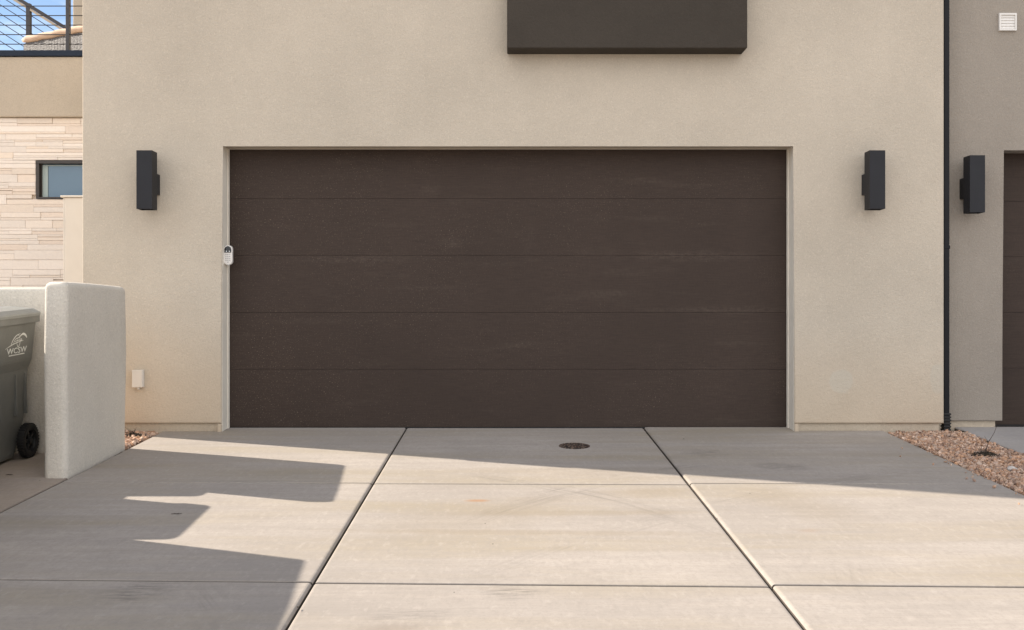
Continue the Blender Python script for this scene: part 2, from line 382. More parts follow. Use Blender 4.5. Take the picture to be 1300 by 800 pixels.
# ------------------------------------------------------------------ ground
def ground():
    ys = [(-400, -12*SL-0.05), (-12.0, -12*SL-0.05), (-0.1, -0.045), (60, -0.045), (400, -0.045)]
    xs = [-400, -60, -9, 9, 60, 400]
    bm = bmesh.new(); g = [[bm.verts.new((x, y, z)) for x in xs] for y, z in ys]
    for i in range(len(ys)-1):
        for j in range(len(xs)-1): bm.faces.new((g[i][j], g[i][j+1], g[i+1][j+1], g[i+1][j]))
    tag(done(bm, 'ground', 'ground'), kind='structure')
    bm = bmesh.new(); z = -12*SL-0.03
    vs = [bm.verts.new(p) for p in ((-400, -22, z), (400, -22, z), (400, -12.6, z), (-400, -12.6, z))]; bm.faces.new(vs)
    tag(done(bm, 'road', 'road'), kind='structure')
ground()

def slabs(name, xcuts, ycuts_l, ycuts_r, mat, lift=None, gx=0.0045, gy=0.009, bxw=0.018, byw=0.004, dz=0.0):
    """slabs between x joints and (slightly skewed) cross joints, each with tooled edges"""
    bm = bmesh.new()
    X0, X1 = xcuts[0], xcuts[-1]
    for i in range(len(xcuts)-1):
        for j in range(len(ycuts_l)-1):
            def yy(j, x):
                f = (x-X0)/(X1-X0); return ycuts_l[j]*(1-f)+ycuts_r[j]*f
            xa, xb = xcuts[i]+gx, xcuts[i+1]-gx
            up = (lift[i] if lift else 0)+dz
            rings = []
            for inx, iny, d in ((bxw, byw, 0.0), (bxw*0.55, byw*0.4, -0.0018), (bxw*0.22, byw*0.1, -0.0055), (0, 0, -0.0125), (0, 0, -0.10)):
                a, b = xa+inx, xb-inx
                c = []
                for x, jj, s in ((a, j, -1), (b, j, -1), (b, j+1, 1), (a, j+1, 1)):
                    y = yy(jj, x)+s*(gy+iny)
                    c.append(bm.verts.new((x, y, gz(y)+up+d)))
                rings.append(c)
            bm.faces.new(rings[0])
            for q, (r0, r1) in enumerate(zip(rings, rings[1:])):
                for k in range(4):
                    f = bm.faces.new((r0[k], r0[(k+1) % 4], r1[(k+1) % 4], r1[k]))
                    f.material_index = 1 if q == 3 or (q == 2 and k in (0, 2)) else 0
    o = done(bm, name, mat); o.data.materials.append(MT['filler'])      # dirt in the joints
    return o
# far edge first (y decreasing toward the camera)
XC = [-2.955, -0.888, 1.185, 3.215]
dl = slabs('driveway', XC, [-0.004, -2.083, -4.015, -6.05, -8.1, -10.2, -12.0], [-0.004, -2.170, -4.175, -6.17, -8.2, -10.25, -12.0], 'concrete', lift=(0.002, -0.002, 0.007))
tag(dl, kind='structure')
bm = bmesh.new()                # the soil under the joints
v = [bm.verts.new((x, y, gz(y)-0.045)) for x, y in ((-6.0, -12.2), (3.205, -12.2), (3.205, -0.01), (-2.96, -0.01), (-2.96, -0.95), (-6.0, -0.95))]
bm.faces.new(v); tag(done(bm, 'joint_soil', 'filler'), kind='structure')
pv = slabs('side_pavement', [-6.0, -2.966], [-1.0, -1.93, -3.95, -5.95, -7.9, -9.9, -12.0], [-1.0, -1.96, -4.0, -6.0, -8.0, -10.0, -12.0], 'concrete_left', byw=0.004, gy=0.002, bxw=0.012)
tag(pv, kind='structure')
bm = bmesh.new()
slab2 = slabs('neighbour_driveway', [3.90, 5.98, 8.1, 10.2], [0.03, -2.1, -4.2, -6.3, -8.4, -10.5, -12.0], [0.03, -2.1, -4.2, -6.3, -8.4, -10.5, -12.0], 'concrete_right', dz=0.004)
bm.free()
tag(slab2, kind='structure')
# curb of the road
bm = bmesh.new(); box(bm, -60, 60, -12.6, -12.02, -12*SL-0.2, -12*SL+0.004, 0.02)
tag(done(bm, 'kerb', 'concrete_right'), kind='structure')

# ------------------------------------------------------------------ gravel
def stones(name, region, n, smin, smax, lump=0.0, cols=None, top=0.0):
    t = (1+5**0.5)/2
    iv = np.array([(-1,t,0),(1,t,0),(-1,-t,0),(1,-t,0),(0,-1,t),(0,1,t),(0,-1,-t),(0,1,-t),(t,0,-1),(t,0,1),(-t,0,-1),(-t,0,1)], float); iv /= np.linalg.norm(iv[0])
    fv = np.array([(0,11,5),(0,5,1),(0,1,7),(0,7,10),(0,10,11),(1,5,9),(5,11,4),(11,10,2),(10,7,6),(7,1,8),(3,9,4),(3,4,2),(3,2,6),(3,6,8),(3,8,9),(4,9,5),(2,4,11),(6,2,10),(8,6,7),(9,8,1)])
    x0, x1, y0, y1 = region
    px = rng.uniform(x0, x1, n); py = rng.uniform(y0, y1, n)
    sz = smin+(smax-smin)*rng.random(n)**2
    spill = np.zeros(n)
    if n > 10000:
        px[:70] = x0-0.015-rng.exponential(0.05, 70); py[:70] = rng.uniform(-3.5, -0.4, 70); sz[:70] *= 0.7; spill[:70] = 0.024
    V = np.repeat(iv[None], n, 0)*rng.uniform(0.62, 1.25, (n, 12, 1))
    V *= np.stack([rng.uniform(0.8, 1.4, n), rng.uniform(0.7, 1.1, n), rng.uniform(0.45, 0.85, n)], 1)[:, None]*sz[:, None, None]
    q = rng.normal(size=(n, 4)); q /= np.linalg.norm(q, axis=1)[:, None]
    w, a, b, c = q.T
    Rm = np.stack([1-2*(b*b+c*c), 2*(a*b-c*w), 2*(a*c+b*w), 2*(a*b+c*w), 1-2*(a*a+c*c), 2*(b*c-a*w), 2*(a*c-b*w), 2*(b*c+a*w), 1-2*(a*a+b*b)], 1).reshape(n, 3, 3)
    V = np.einsum('nij,nkj->nki', Rm, V)
    hz = np.where(py > -12, SL*py, -12*SL)+top-0.012+rng.uniform(-0.012, 0.012, n)*(spill == 0)+spill+lump*(np.sin(px*5.1+1)*np.cos(py*3.7))
    V += np.stack([px, py, hz], 1)[:, None]
    fs = (fv[None]+12*np.arange(n)[:, None, None]).reshape(-1, 3)
    me = bpy.data.meshes.new(name)
    me.from_pydata(V.reshape(-1, 3).tolist(), [], fs.tolist())
    pal = np.array(cols)
    ci = pal[rng.integers(0, len(pal), n)]*rng.uniform(0.9, 1.6, (n, 1))
    col = np.concatenate([ci, np.ones((n, 1))], 1)
    at = me.color_attributes.new('tint', 'FLOAT_COLOR', 'POINT')
    at.data.foreach_set('color', np.repeat(col, 12, 0).astype(np.float32).ravel())
    return link(name, me, MT['gravel'])
PAL = [(0.42,0.27,0.185),(0.36,0.22,0.145),(0.47,0.33,0.24),(0.30,0.19,0.135),(0.50,0.38,0.30),(0.40,0.24,0.15),(0.25,0.17,0.13),(0.44,0.31,0.235),(0.35,0.26,0.21)]
g1 = stones('gravel', (3.23, 3.885, -5.2, -0.20), 21000, 0.007, 0.020, 0.006, PAL, 0.004)
tag(g1, 'pinkish tan gravel strip between the two driveways', 'gravel', kind='stuff')
g2 = stones('gravel', (-3.75, -2.985, -0.96, -0.20), 4200, 0.009, 0.024, 0.006, PAL, 0.004)
tag(g2, 'pinkish tan gravel patch behind the low wall beside the garage', 'gravel', kind='stuff')

# ------------------------------------------------------------------ garage house
HZ = 6.6
house = tag(empty('garage_house', (0, 0, 0)), 'beige stucco house front with a wide brown garage door', 'house')
HX0, HX1, OX, OZ = -3.626, 3.712, 2.44, 2.434
bm = bmesh.new()
a, b = extrude(bm, [(HX0, 0.06), (-OX, 0.06), (-OX, OZ), (OX, OZ), (OX, 0.06), (HX1, 0.06), (HX1, HZ), (HX0, HZ)], FY, 0.35)
bm.edges.ensure_lookup_table()
ed = [e for e in bm.edges if (e.verts[0] in a and e.verts[1] in a) or
      (abs(e.verts[0].co.x-HX1) < 1e-4 and abs(e.verts[1].co.x-HX1) < 1e-4 and False)]
bmesh.ops.bevel(bm, geom=ed, offset=0.014, segments=3, profile=0.5, affect='EDGES')
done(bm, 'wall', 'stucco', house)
bm = bmesh.new(); box(bm, HX0+0.003, HX1-0.003, 0.352, 9.5, 0.02, HZ-0.003)
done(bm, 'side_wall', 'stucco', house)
for x0, x1 in ((HX0+0.03, -OX-0.004), (OX+0.004, HX1-0.03)):
    bx('foundation', 'foundation', house, x0, x1, FY+0.028, 0.35, -0.3, 0.066, 0.004, 1)
# jamb feet, where the stucco runs down to the slab
for s in (-1, 1):
    bm = bmesh.new()
    extrude(bm, [(s*(OX+0.001), -0.06), (s*(OX+0.035), -0.06), (s*(OX+0.030), 0.058), (s*(OX+0.001), 0.058)], FY-0.004, -0.003)
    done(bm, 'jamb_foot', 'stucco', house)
bx('roof_coping', 'cap_metal', house, HX0-0.02, HX1+0.02, FY-0.02, 9.52, HZ, HZ+0.08, 0.01, 1)
# dark bump-out above the door
bm = bmesh.new(); box(bm, -0.008, 1.992, FY-0.19, FY+0.01, 3.203, 5.1, 0.012, 3)
done(bm, 'stucco_bumpout', 'popout', house)
# smooth paler lining of the reveal
MT['jamb'] = M_plain('smooth_pale_jamb_paint', (0.76, 0.71, 0.62, 1), 0.75, bumpy=0.3, bscale=150, vary=0.05)
for s in (-1, 1):
    bx('jamb_lining', 'jamb', house, *sorted((s*(OX-0.0035), s*(OX+0.0015))), FY+0.016, -0.004, -0.02, OZ-0.002)
# cream stops round the door
for s in (-1, 1):
    bx('door_stop', 'jamb', house, *sorted((s*(OX-0.004), s*(OX-0.011))), -0.055, -0.012, -0.02, OZ-0.001)
bx('door_stop', 'trim', house, -OX+0.009, OX-0.009, -0.055, -0.012, OZ-0.008, OZ-0.001)

def garage_door(parent, x0, x1, y, zs, lights=False):
    d = empty('garage_door'); d.parent = parent
    for i in range(len(zs)-1):
        z1, z0 = zs[i]-0.0008, zs[i+1]+0.0008
        bm = bmesh.new(); box(bm, x0, x1, y, y+0.045, z0, z1, 0.0015, 2)
        done(bm, 'door_panel', 'door', d)
    bx('bottom_seal', 'seal', d, x0+0.004, x1-0.004, y+0.004, y+0.04, -0.012, 0.014, 0.004, 1)
    bx('backing', 'seal', d, x0-0.02, x1+0.02, y+0.05, y+0.07, 0.0, zs[0])
    return d
ZS = [EYE+(400-y)/145.3 for y in (188.6, 252.3, 324.3, 396.8, 469.0, 542.2)]
garage_door(house, -OX+0.001, OX-0.001, 0.0, ZS)

# ------------------------------------------------------------------ house next door, on the right
RY = FY-(-0.20)     # recessed 0.2 m
RY = -0.02
nb = tag(empty('neighbour_house', (3.7, 0, 0)), 'darker taupe stucco house front at the right edge with part of a brown garage door', 'house')
def loc_child(o): o.location = (-3.7, 0, 0); return o
NX0, NOX = 3.715, 4.312
bm = bmesh.new()
a, b = extrude(bm, [(NX0, 0.06), (NOX, 0.06), (NOX, 2.43), (NOX+4.88, 2.43), (NOX+4.88, 0.06), (10.6, 0.06), (10.6, HZ-0.3), (NX0, HZ-0.3)], RY, 0.50)
ed = [e for e in bm.edges if e.verts[0] in a and e.verts[1] in a]
bmesh.ops.bevel(bm, geom=ed, offset=0.010, segments=3, profile=0.5, affect='EDGES')
loc_child(done(bm, 'wall', 'stucco_right', nb))
loc_child(bx('side_wall', 'stucco_right', nb, NX0+0.003, 10.597, 0.502, 9.4, 0.02, HZ-0.303))
loc_child(bx('foundation', 'foundation', nb, NX0, NOX-0.05, RY+0.028, 0.49, -0.3, 0.066, 0.004, 1))
loc_child(bx('foundation', 'foundation', nb, NOX+4.92, 10.56, RY+0.028, 0.49, -0.3, 0.066, 0.004, 1))
gd = garage_door(nb, NOX-0.03, NOX+4.879, RY+0.22, ZS)
for o in list(gd.children): o.location = (-3.7, 0, 0)
loc_child(bx('roof_coping', 'cap_metal', nb, NX0, 10.62, RY-0.02, 9.42, HZ-0.3, HZ-0.22, 0.01, 1))

# ------------------------------------------------------------------ wall lamps
def make_lamp(name, x, ywall):
    r = empty(name, (x, ywall, 1.866))
    w = 0.0645; h = 0.486
    # four-sided tube, open at both ends
    bm = bmesh.new()
    yb, yf = -0.082, -0.202
    for (x0, x1, y0, y1) in ((-w, w, yf, yf+0.004), (-w, w, yb-0.004, yb), (-w, -w+0.004, yf+0.004, yb-0.004), (w-0.004, w, yf+0.004, yb-0.004)):
        box(bm, x0, x1, y0, y1, 0, h)
    done(bm, 'shade', 'lamp', r)
    bx('lens', 'lamp_glass', r, -w+0.005, w-0.005, yf+0.005, yb-0.005, h-0.05, h-0.045)
    bx('lens', 'lamp_glass', r, -w+0.005, w-0.005, yf+0.005, yb-0.005, 0.045, 0.05)
    bx('wall_bracket', 'lamp', r, -w+0.004, w-0.004, yb+0.001, 0, 0.135, 0.31, 0.003, 1)
    return r
lampA = make_lamp('wall_lamp', -3.022, FY)
tag(lampA, 'black box wall lamp left of the garage door', 'wall lamp', 'black box wall lamps')
def dup(root, loc, label):
    r = root.copy(); C.objects.link(r); r.location = loc; r['label'] = label
    for ch in root.children:
        c = ch.copy(); C.objects.link(c); c.parent = r
    return r
dup(lampA, (3.068, FY, 1.866), 'black box wall lamp between the wide garage door and the black downspout')
dup(lampA, (3.995, RY, 1.858), 'black box wall lamp on the taupe wall right of the downspout')

# ------------------------------------------------------------------ downspout
ds = tag(empty('downspout', (3.745, FY+0.06, -0.02)), 'black square downspout in the corner between the two house fronts', 'downspout')
def ds_child(o): o.location = (-3.745, -(FY+0.06), 0.02); return o
ds_child(bx('pipe', 'pipe', ds, 3.7235, 3.7705, FY+0.025, FY+0.085, 0.10, HZ-0.35, 0.006, 2))
bm = bmesh.new()
for k in range(14):
    z = -0.045+k*0.0135
    g = 0.034 if k % 2 else 0.028
    box(bm, 3.750-g, 3.750+g, FY+0.054-g, FY+0.054+g, z, z+0.0135+0.001*(k % 2), 0.004, 1)
ds_child(done(bm, 'corrugated_outlet', 'plastic_black', ds))
for zz in (1.55, 4.2):
    ds_child(bx('strap', 'pipe', ds, 3.720, 3.774, FY+0.021, FY+0.089, zz, zz+0.028, 0.002, 1))

# ------------------------------------------------------------------ louvre vent
vx = (1278.3-645)/F*(D-0.02); vz = EYE+(400-28.5)/F*(D-0.02)
vt = tag(empty('wall_vent', (vx, RY, vz)), 'small white louvred vent high on the taupe wall', 'vent')
bm = bmesh.new(); s_ = 0.0755
for (x0, x1, z0, z1) in ((-s_, s_, s_-0.016, s_), (-s_, s_, -s_, -s_+0.012), (-s_, -s_+0.014, -s_+0.012, s_-0.016), (s_-0.014, s_, -s_+0.012, s_-0.016)):
    box(bm, x0, x1, -0.022, 0.0, z0, z1)
done(bm, 'frame', 'white_plastic', vt)
bx('backing', 'white_plastic', vt, -s_+0.014, s_-0.014, -0.004, 0, -s_+0.012, s_-0.016)
bm = bmesh.new()
for k in range(5):
    z = -s_+0.014+k*0.0243
    a = [bm.verts.new(p) for p in ((-s_+0.014, -0.014, z), (s_-0.014, -0.014, z), (s_-0.014, -0.008, z+0.0235), (-s_+0.014, -0.008, z+0.0235))]
    b = [bm.verts.new(v.co+Vector((0, -0.002, 0.003))) for v in a]
    bm.faces.new(a); bm.faces.new(b[::-1])
    for i in range(4): bm.faces.new((a[i], b[i], b[(i+1) % 4], a[(i+1) % 4]))
done(bm, 'louvres', 'white_plastic', vt)

# ------------------------------------------------------------------ keypad on the left jamb
kp = tag(empty('door_keypad', (-2.402, -0.13, 1.498)), 'white garage keypad with a black top on the left door jamb', 'keypad')
def capsule(w, h, r, n=8):
    p = []
    for cx, cz, a0 in ((w-r, h-r, 0), (-w+r, h-r, 90), (-w+r, -h+r, 180), (w-r, -h+r, 270)):
        for k in range(n+1):
            a = R(a0+90*k/n); p.append((cx+r*math.cos(a), cz+r*math.sin(a)))
    return p
bm = bmesh.new(); a, b = extrude(bm, capsule(0.037, 0.083, 0.030), -0.030, 0.0)
bmesh.ops.bevel(bm, geom=[e for e in bm.edges if e.verts[0] in a and e.verts[1] in a], offset=0.006, segments=3, profile=0.6, affect='EDGES')
done(bm, 'body', 'white_plastic', kp)
bm = bmesh.new(); extrude(bm, [(0.029*math.cos(R(t)), 0.048+0.028*math.sin(R(t))) for t in range(0, 181, 12)]+[(-0.029, 0.021), (0.029, 0.021)], -0.033, -0.029)
done(bm, 'display', 'black_glass', kp)
bm = bmesh.new()
for x in (-0.012, 0.014):
    lathe(bm, [(0.0001, -0.0355), (0.0045, -0.0355), (0.0045, -0.032)], 'y', 12, (x, 0, 0.032))
done(bm, 'sensor', 'sensor', kp)
for i in range(5):
    for j in range(3):
        if i == 4 and j != 1: continue
        bx('key', 'grey_button', kp, -0.020+j*0.016-0.004+0.004, -0.020+j*0.016+0.008, -0.0325, -0.029, 0.004-i*0.0165-0.003, 0.004-i*0.0165+0.004, 0.001, 1)
bm = bmesh.new(); extrude(bm, [(-0.038, -0.075), (-0.004, -0.088), (-0.004, 0.05), (-0.038, 0.07)], 0.0, 0.045)
done(bm, 'mounting_bracket', 'white_plastic', kp)

# ------------------------------------------------------------------ small white cover on the wall
bxo = tag(empty('outlet_cover', (-3.140, FY, 0.444)), 'small white cover box low on the wall left of the garage door', 'cover box')
bx('cover', 'cover_white', bxo, -0.046, 0.046, -0.034, 0.0, -0.074, 0.074, 0.005, 2)
bx('lid', 'cover_white', bxo, -0.046, 0.040, -0.043, -0.035, -0.074, 0.074, 0.003, 2)
bm = bmesh.new(); tube(bm, [(0, -0.017, -0.092), (0, -0.017, -0.073)], 0.012, 12); done(bm, 'cable_gland', 'cover_white', bxo)

# ------------------------------------------------------------------ enclosure walls
def low_wall_mesh(pieces):
    bm = bmesh.new()
    for (x0, x1, y0, y1, z0, z1, bv) in pieces:
        t = bmesh.new(); box(t, x0, x1, y0, y1, z0, z1)
        es = [e for e in t.edges if max(v.co.z for v in e.verts) > z1-1e-4 or abs(e.verts[0].co.z-e.verts[1].co.z) > 0.1]
        bmesh.ops.bevel(t, geom=es, offset=bv, segments=4, profile=0.5, affect='EDGES')
        bmesh.ops.subdivide_edges(t, edges=[e for e in t.edges if e.calc_length() > 0.35], cuts=6, use_grid_fill=True)
        me = bpy.data.meshes.new('t'); t.to_mesh(me); t.free(); bm.from_mesh(me); bpy.data.meshes.remove(me)
    for v in bm.verts:          # hand-trowelled, so never quite straight
        k = 0.004
        v.co.x += k*math.sin(v.co.z*5.3+v.co.y*3.1+1.0); v.co.y += k*math.sin(v.co.z*4.1+v.co.x*2.7)
        v.co.z += k*math.sin(v.co.x*4.0+v.co.y*3.3) if v.co.z > 0.8 else 0
    return bm
WT = 1.203
en = done(low_wall_mesh([(-3.132, -2.970, -1.96, -0.915, -0.35, WT+0.004, 0.042), (-8.5, -3.12, -1.115, -0.957, -0.3, WT-0.008, 0.034), (-4.42, -4.26, -3.2, -1.10, -0.4, WT-0.004, 0.026)]), 'enclosure_wall', 'stucco_low', None, True)
tag(en, 'low grey stucco wall with rounded top round the grey bin', 'low wall')
en2 = done(low_wall_mesh([(-3.132, -2.976, -7.2, -3.05, -0.7, WT-0.01, 0.026), (-4.42, -4.26, -7.2, -3.3, -0.7, WT-0.012, 0.026)]), 'enclosure_wall', 'stucco_low', None, True)
tag(en2, 'low grey stucco wall nearer the street, beyond the left edge of the picture', 'low wall')

# ------------------------------------------------------------------ wheelie bins
def rrect(hx, y0, y1, r, n=5):
    p = []
    for cx, cy, a0 in ((hx-r, y1-r, 0), (-hx+r, y1-r, 90), (-hx+r, y0+r, 180), (hx-r, y0+r, 270)):
        for k in range(n+1):
            a = R(a0+90*k/n); p.append((cx+r*math.cos(a), cy+r*math.sin(a)))
    return p
def loft(bm, secs, cap0=True, cap1=True):
    rings = [[bm.verts.new((x, y, z)) for x, y in p] for p, z in secs]
    n = len(rings[0])
    for a, b in zip(rings, rings[1:]):
        for k in range(n): bm.faces.new((a[k], a[(k+1) % n], b[(k+1) % n], b[k]))
    if cap0: bm.faces.new(rings[0][::-1])
    if cap1: bm.faces.new(rings[-1])
def text_mesh(s, size, shear=0.0):
    cu = bpy.data.curves.new('letters', 'FONT'); cu.body = s; cu.size = size; cu.shear = shear; cu.align_x = 'CENTER'; cu.offset = size*0.012
    cu.extrude = 0.0006; cu.resolution_u = 3
    o = bpy.data.objects.new('letters', cu); C.objects.link(o)
    dg = bpy.context.evaluated_depsgraph_get()
    me = bpy.data.meshes.new_from_object(o.evaluated_get(dg)); bpy.data.objects.remove(o); bpy.data.curves.remove(cu)
    return me
def make_bin(logo=True):
    r = empty('wheelie_bin')
    bm = bmesh.new()
    loft(bm, [(rrect(0.180, -0.200, 0.150, 0.05), 0.02), (rrect(0.190, -0.215, 0.160, 0.06), 0.05), (rrect(0.222, -0.262, 0.245, 0.06), 0.30), (rrect(0.242, -0.300, 0.285, 0.055), 0.66),
              (rrect(0.262, -0.315, 0.297, 0.05), 0.725), (rrect(0.266, -0.320, 0.300, 0.05), 0.745), (rrect(0.290, -0.340, 0.318, 0.045), 1.00), (rrect(0.291, -0.341, 0.319, 0.045), 1.012)], True, False)
    # moulded panel lines on the side, low half
    for s in (-1, 1):
        for y in (-0.17, 0.06, 0.20):
            box(bm, s*0.236-0.012, s*0.236+0.012, y-0.008, y+0.008, 0.33, 0.63, 0.003, 1)
    done(bm, 'body', 'bin', r)
    bm = bmesh.new()
    loft(bm, [(rrect(0.292, -0.342, 0.320, 0.045), 1.000), (rrect(0.314, -0.362, 0.335, 0.05), 1.004), (rrect(0.316, -0.364, 0.337, 0.05), 1.062), (rrect(0.300, -0.350, 0.325, 0.045), 1.066)], False, False)
    done(bm, 'rim', 'bin', r)
    lid = None
    bm = bmesh.new()
    loft(bm, [(rrect(0.322, -0.378, 0.335, 0.06), 1.050), (rrect(0.326, -0.382, 0.338, 0.06), 1.068), (rrect(0.322, -0.378, 0.336, 0.06), 1.078), (rrect(0.285, -0.330, 0.320, 0.07), 1.104),
              (rrect(0.18, -0.20, 0.28, 0.08), 1.118), (rrect(0.05, -0.05, 0.2, 0.04), 1.121)])
    lid = done(bm, 'lid', 'bin_lid', r, False)
    bm = bmesh.new(); tube(bm, [(-0.20, 0.335, 1.03), (-0.20, 0.352, 1.045), (0.20, 0.352, 1.045), (0.20, 0.335, 1.03)], 0.014, 10); done(bm, 'handle', 'bin', r)
    bm = bmesh.new(); tube(bm, [(-0.25, 0.215, 0.118), (0.25, 0.215, 0.118)], 0.010, 10); done(bm, 'axle', 'plastic_black', r)
    for s in (-1, 1):
        w = empty('wheel', (s*0.246, 0.205, 0.128)); w.parent = r
        bm = bmesh.new()
        lathe(bm, [(0.085, -0.026), (0.108, -0.028), (0.120, -0.022), (0.123, 0), (0.120, 0.022), (0.108, 0.028), (0.085, 0.026), (0.085, -0.026)], 'x', 44)
        for k in range(34):
            a = 2*math.pi*k/34; t = bmesh.new(); box(t, -0.024, 0.024, -0.0048, 0.0048, 0.117, 0.1285, 0.0015, 1)
            bmesh.ops.rotate(t, verts=t.verts[:], cent=(0, 0, 0), matrix=Matrix.Rotation(a, 3, 'X'))
            me = bpy.data.meshes.new('t'); t.to_mesh(me); t.free(); bm.from_mesh(me); bpy.data.meshes.remove(me)
        done(bm, 'tyre', 'seal', w)
        bm = bmesh.new()
        lathe(bm, [(0.086, -0.018), (0.086, 0.018), (0.076, 0.018), (0.072, 0.006), (0.072, -0.006), (0.076, -0.018), (0.086, -0.018)], 'x', 36)
        lathe(bm, [(0.0001, -0.026), (0.020, -0.026), (0.022, 0), (0.020, 0.026), (0.0001, 0.026)], 'x', 20)
        for k in range(5):
            a = 2*math.pi*k/5+0.3; t = bmesh.new(); box(t, -0.012, 0.012, -0.011, 0.011, 0.015, 0.078, 0.003, 1)
            bmesh.ops.rotate(t, verts=t.verts[:], cent=(0, 0, 0), matrix=Matrix.Rotation(a, 3, 'X'))
            me = bpy.data.meshes.new('t'); t.to_mesh(me); t.free(); bm.from_mesh(me); bpy.data.meshes.remove(me)
        done(bm, 'wheel_rim', 'plastic_black', w)
    if logo:
        # white print on the side that faces the drive; local frame: u along +y, v up, on the tapered side
        tilt = math.atan2(0.290-0.266, 1.00-0.745)
        Mx = Matrix.Translation((0.2700+0.0008, 0.025, 0.775)) @ Matrix.Rotation(tilt, 4, 'Y') @ Matrix(((0, 0, 1, 0), (1, 0, 0, 0), (0, 1, 0, 0), (0, 0, 0, 1)))
        bm = bmesh.new()
        me = text_mesh('WCSW', 0.088, 0.0); me.transform(Matrix.Translation((0, -0.045, 0)) @ Matrix.Diagonal((0.98, 0.82, 1, 1))); bm.from_mesh(me); bpy.data.meshes.remove(me)
        me = text_mesh('WWW. . . . . . .', 0.015); bpy.data.meshes.remove(me)
        t = bmesh.new(); box(t, -0.112, 0.112, -0.064, -0.0555, -0.0006, 0.0006); me = bpy.data.meshes.new('t'); t.to_mesh(me); t.free(); bm.from_mesh(me); bpy.data.meshes.remove(me)
        def stroke(pts, w):
            # smooth ribbon through the points with a tapering width
            P = []
            for i in range(len(pts)-1):
                p0 = Vector(pts[max(i-1, 0)]); p1 = Vector(pts[i]); p2 = Vector(pts[i+1]); p3 = Vector(pts[min(i+2, len(pts)-1)])
                for k in range(6):
                    t = k/6.0
                    P.append(0.5*((2*p1)+(p2-p0)*t+(2*p0-5*p1+4*p2-p3)*t*t+(-p0+3*p1-3*p2+p3)*t**3))
            P.append(Vector(pts[-1])); n = len(P); L = []
            for i, p in enumerate(P):
                d = (P[min(i+1, n-1)]-P[max(i-1, 0)]).normalized(); nn = Vector((-d.y, d.x)); ww = w*(0.35+0.65*math.sin(math.pi*i/(n-1)))*0.5
                L.append((bm.verts.new((p.x+nn.x*ww, p.y+nn.y*ww, 0.0005)), bm.verts.new((p.x-nn.x*ww, p.y-nn.y*ww, 0.0005))))
            for a, b in zip(L, L[1:]): bm.faces.new((a[0], b[0], b[1], a[1]))
        stroke([(-0.165, 0.005), (-0.09, 0.032), (0.0, 0.052), (0.085, 0.062)], 0.008)
        stroke([(-0.095, 0.025), (-0.065, 0.078), (-0.02, 0.115), (0.035, 0.128)], 0.010)
        stroke([(-0.06, 0.045), (-0.03, 0.083), (0.02, 0.095), (0.05, 0.112)], 0.008)
        stroke([(0.0, 0.085), (-0.008, 0.045), (0.012, 0.010), (0.035, 0.04), (0.03, 0.09), (0.005, 0.12)], 0.008)
        stroke([(0.025, 0.10), (0.07, 0.122), (0.11, 0.108), (0.132, 0.082)], 0.020)
        stroke([(0.045, 0.085), (0.06, 0.070), (0.035, 0.055)], 0.008)
        stroke([(-0.045, 0.060), (0.01, 0.070), (0.06, 0.066)], 0.007)
        bm.transform(Matrix.Translation((0, 0.055, 0)) @ Matrix.Diagonal((1, 0.80, 1, 1)))
        bm.transform(Mx)
        done(bm, 'printed_logo', 'white_ink', r)
    return r
def place_bin(r, x, y, rz):
    r.location = (x, y, gz(y)+0.002); r.rotation_euler = (math.atan(SL)*1.0, 0, rz)
b1 = make_bin(); place_bin(b1, -3.805, -1.485, 0.0)
tag(b1, 'grey green wheelie bin with white printed letters behind the low wall', 'bin')
b2 = make_bin(); place_bin(b2, -3.665, -2.42, R(2))
tag(b2, 'grey green wheelie bin out of sight nearer the street', 'bin')

# ------------------------------------------------------------------ round cover, debris, plants
cv = tag(empty('access_cover', (0.523, -0.83, gz(-0.83))), 'round dark rusty cover set in the driveway before the garage door', 'access cover')
cv.rotation_euler = (math.atan(SL), 0, 0); cv.scale = (0.96, 0.96, 0.6)
bm = bmesh.new(); lathe(bm, [(0.127, -0.01), (0.127, 0.0035), (0.120, 0.005), (0.116, 0.0035), (0.116, -0.01)], 'z', 48); done(bm, 'ring', 'iron', cv)
bm = bmesh.new(); rr = lathe(bm, [(0.114, -0.008), (0.114, 0.0028), (0.112, 0.0036)], 'z', 48); bm.faces.new(rr[-1])
for k in range(60):
    a, q = random.uniform(0, 6.28), 0.10*random.random()**0.5
    x, y = q*math.cos(a), q*math.sin(a); h = random.uniform(0.004, 0.006)
    box(bm, x-0.004, x+0.004, y-0.004, y+0.004, 0.003, 0.0036+h*0.5)
done(bm, 'plate', 'iron', cv)

def twig(name, x, y, L, rz, label, r=0.003):
    bm = bmesh.new(); pts = [(-L/2, 0, r), (-L*0.2, L*0.06, r*1.6), (L*0.15, -L*0.03, r*1.4), (L/2, L*0.07, r*1.2)]
    tube(bm, pts, [r*0.5, r, r*0.9, r*0.4], 6)
    tube(bm, [(L*0.05, 0, r*1.5), (L*0.22, L*0.13, r*2.2)], [r*0.7, r*0.3], 5)
    o = done(bm, name, 'wood'); o.location = (x, y, gz(y)+0.005); o.rotation_euler = (math.atan(SL), 0, rz)
    return tag(o, label, 'twig')
def on_drive(px, py):
    t = D*214/(py-329.0); return (px-645)*t/F, t-D
x, y = on_drive(224, 654); twig('twig', x, y, 0.06, 0.15, 'short dark twig lying in the shade on the left of the driveway', 0.0022)
x, y = on_drive(83, 604.5); twig('twig', x-0.38, y, 0.05, 0.05, 'tiny dark twig on the pavement in front of the bin', 0.003)
x, y = on_drive(378, 776)
